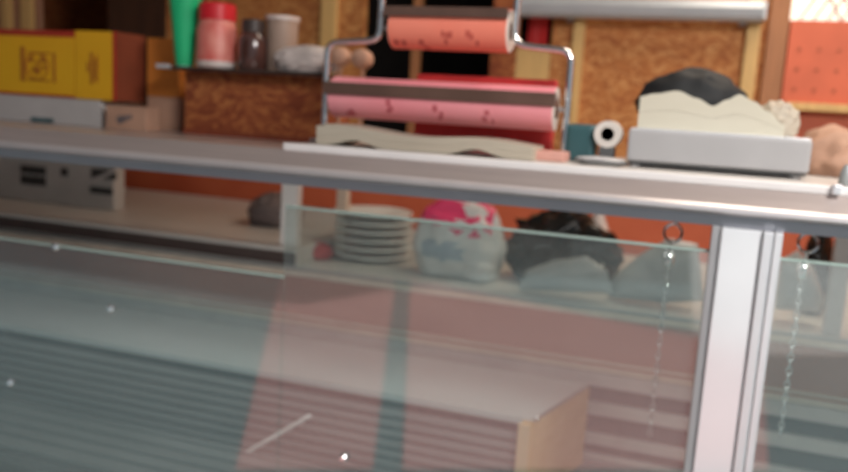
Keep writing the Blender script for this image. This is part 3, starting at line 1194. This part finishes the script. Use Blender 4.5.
# black sack with shiny folds
YX = .64
a = rect(500, 216, 610, 290, YX)
cx_ = (a[0] + a[1]) / 2
bm = bmesh.new()
hb = PY(550, 222, YX).z - ZR
blob(bm, (cx_ + .004, YX + .11, ZR + hb * .445), ((a[1] - a[0]) / 2 * .93, .075, hb * .56), 31, .42, 2.8)
sk = thing('black_sack', (cx_, YX + .07, ZR), 'shiny crumpled black plastic sack behind the glass right of the white bag', 'sack')
obj('film', bm, 'black_bag', sk, True)
bm = bmesh.new()
p = PY(568, 226, YX)
blob(bm, (p.x, YX + .10, p.z), (.035, .035, .022), 33, .4, 2.4, False)
obj('gathered_top', bm, 'black_bag', sk, True)
# pale wedge of film standing up behind it
p = PY(596, 236, YX + .22)
bm = bmesh.new()
blob(bm, (p.x, YX + .24, ZR + .10), (.034, .03, .10), 35, .25, 2., True, .4)
tag(obj('grey_bag', bm, 'film', None, True), 'pale upright plastic bag end rising behind the black sack', 'bag')


def tent(name, pts, Y, depth, mt, label, seed):
    """slumped flat bag: front outline in the plane Y, pillow shaped"""
    P_ = [PY(a, b, Y) for a, b in pts]
    zmin = min(p.z for p in P_)
    bm = bmesh.new()
    n = len(P_)
    c = sum(P_, Vector()) / n
    dense = []
    for k in range(n):
        for j in range(5):
            dense.append(P_[k].lerp(P_[(k + 1) % n], j / 5))
    m_ = len(dense)
    rings = []
    lev = ((1., .0), (.9, .35), (.7, .7), (.4, .93), (.12, 1.))
    for side in (-1, 1):
        rs_ = []
        for s, d_ in lev:
            ring = []
            for q, p in enumerate(dense):
                w_ = c + (p - c) * s
                nz = noise.noise(Vector((w_.x * 22, w_.z * 22, seed + side))) * .010
                yy = Y + depth / 2 + side * (depth / 2 * d_ + (nz if s < 1 else 0))
                ring.append(bm.verts.new((w_.x, yy, max(w_.z, ZR + .001))))
            rs_.append(ring)
        for A, B in zip(rs_, rs_[1:]):
            for q in range(m_):
                bm.faces.new((A[q], A[(q + 1) % m_], B[(q + 1) % m_], B[q]))
        bm.faces.new(rs_[-1])
        rings.append(rs_)
    bmesh.ops.remove_doubles(bm, verts=bm.verts, dist=.0004)
    return tag(obj(name, bm, mt, None, True), label, 'bag')


tent('grey_bag', [(516, 292), (524, 272), (552, 262), (584, 258), (606, 272), (612, 296)], .565, .05, 'grey_bag', 'flat pale grey bag lying in front of the black sack at the ledge edge', 3)
tent('grey_bag', [(606, 300), (612, 278), (640, 256), (668, 240), (698, 246), (704, 304), (660, 306)], .60, .06, 'grey_bag', 'large slanting grey bag left of the white post behind the hanging chain', 9)
tent('grey_bag', [(776, 312), (782, 262), (800, 252), (815, 268), (826, 300), (822, 316)], .60, .06, 'grey_bag', 'grey bag right of the white post behind the second hanging chain', 14)
a = rect(806, 240, 830, 318, .72)
bm = bmesh.new()
blob(bm, ((a[0] + a[1]) / 2, .76, ZR + .085), (.03, .04, .112), 41, .2, 2.)
tag(obj('dark_bag', bm, 'black_bag', None, True), 'narrow dark bag standing on the ledge right of the second chain', 'bag')


# ------------------------------------------------------------------ hanging chains
def chain(px, py, pxb, pyb, Y, label):
    top, bot = PY(px, py, Y), PY(pxb, pyb, Y)
    L = top.z - bot.z
    t = thing('hanging_chain', (top.x, Y, 1.160), label, 'chain', 'hanging chains in the display cases')
    bm = bmesh.new()
    tube(bm, [(top.x + .013 * math.cos(q * math.pi / 12), Y + .005 * math.sin(q * math.pi / 12), top.z + .013 * math.sin(q * math.pi / 12)) for q in range(24)], .0022, 8, True)
    obj('ring', bm, 'chrome', t, True)
    bm = bmesh.new()
    tube(bm, [(top.x + .003, Y, 1.176), (top.x + .003, Y, top.z + .016), (top.x + .008, Y, top.z + .010)], .002, 8)
    obj('hook', bm, 'chrome', t, True)
    bm = bmesh.new()
    lathe(bm, [(.002, -.022), (.007, -.016), (.0095, -.006), (.007, .003), (.002, .009)], (top.x - .002, Y, top.z - .035), 14)
    tube(bm, [(top.x, Y, top.z - .012), (top.x - .002, Y, top.z - .03)], .0025, 8)
    obj('clasp', bm, 'glint_metal', t, True)
    bm = bmesh.new()
    z = top.z - .055
    k = 0
    while z > bot.z:
        pts = []
        for q in range(12):
            aa = q * math.pi / 6
            dx, dz = .0034 * math.cos(aa), .0065 * math.sin(aa)
            pts.append((top.x - .002 + (dx if k % 2 else 0), Y + (0 if k % 2 else dx), z + dz))
        tube(bm, pts, .0012, 6, True)
        z -= .0105
        k += 1
    obj('chain_links', bm, 'chrome', t, True)


chain(673, 233, 668, 442, .05, 'thin metal chain with a ring, hanging left of the white post')
chain(808, 243, 800, 440, .05, 'thin metal chain with a ring, hanging right of the white post')

# ------------------------------------------------------------------ light
wd = bpy.data.worlds.new('sky')
scene.world = wd
wd.use_nodes = True
bg = wd.node_tree.nodes['Background']
bg.inputs['Color'].default_value = (.80, .90, 1.0, 1)
bg.inputs['Strength'].default_value = .45


def light(name, kind, loc, energy, color, size=1., rot=(0, 0, 0), sy=None):
    ld = bpy.data.lights.new(name, kind)
    ld.energy = energy
    ld.color = color
    if kind == 'AREA':
        ld.size = size
        if sy:
            ld.shape = 'RECTANGLE'
            ld.size_y = sy
    if kind == 'SUN':
        ld.angle = .02
    o = bpy.data.objects.new(name, ld)
    o.location = loc
    o.rotation_euler = rot
    col.objects.link(o)
    return o


light('sun', 'SUN', (0, -4, 5), 2.5, (1, .95, .88), rot=(math.radians(24), math.radians(12), 0))
light('ceiling_lamp', 'AREA', (.35, .75, 2.5), 16, (1, .86, .70), .8)
light('front_fill', 'AREA', (.75, -1.0, 2.2), 33, (1, .96, .93), .5, rot=(math.radians(40), 0, math.radians(15)))  # unseen light added to brighten the post and counter front
light('case_fill', 'AREA', (-.35, .10, 1.150), 1.8, (1, .97, .93), 1.9, rot=(math.radians(25), 0, 0), sy=.05)  # unseen light without fixture, added to brighten the case interior

scene.view_settings.view_transform = 'Standard'
scene.view_settings.look = 'None'
scene.view_settings.exposure = 0
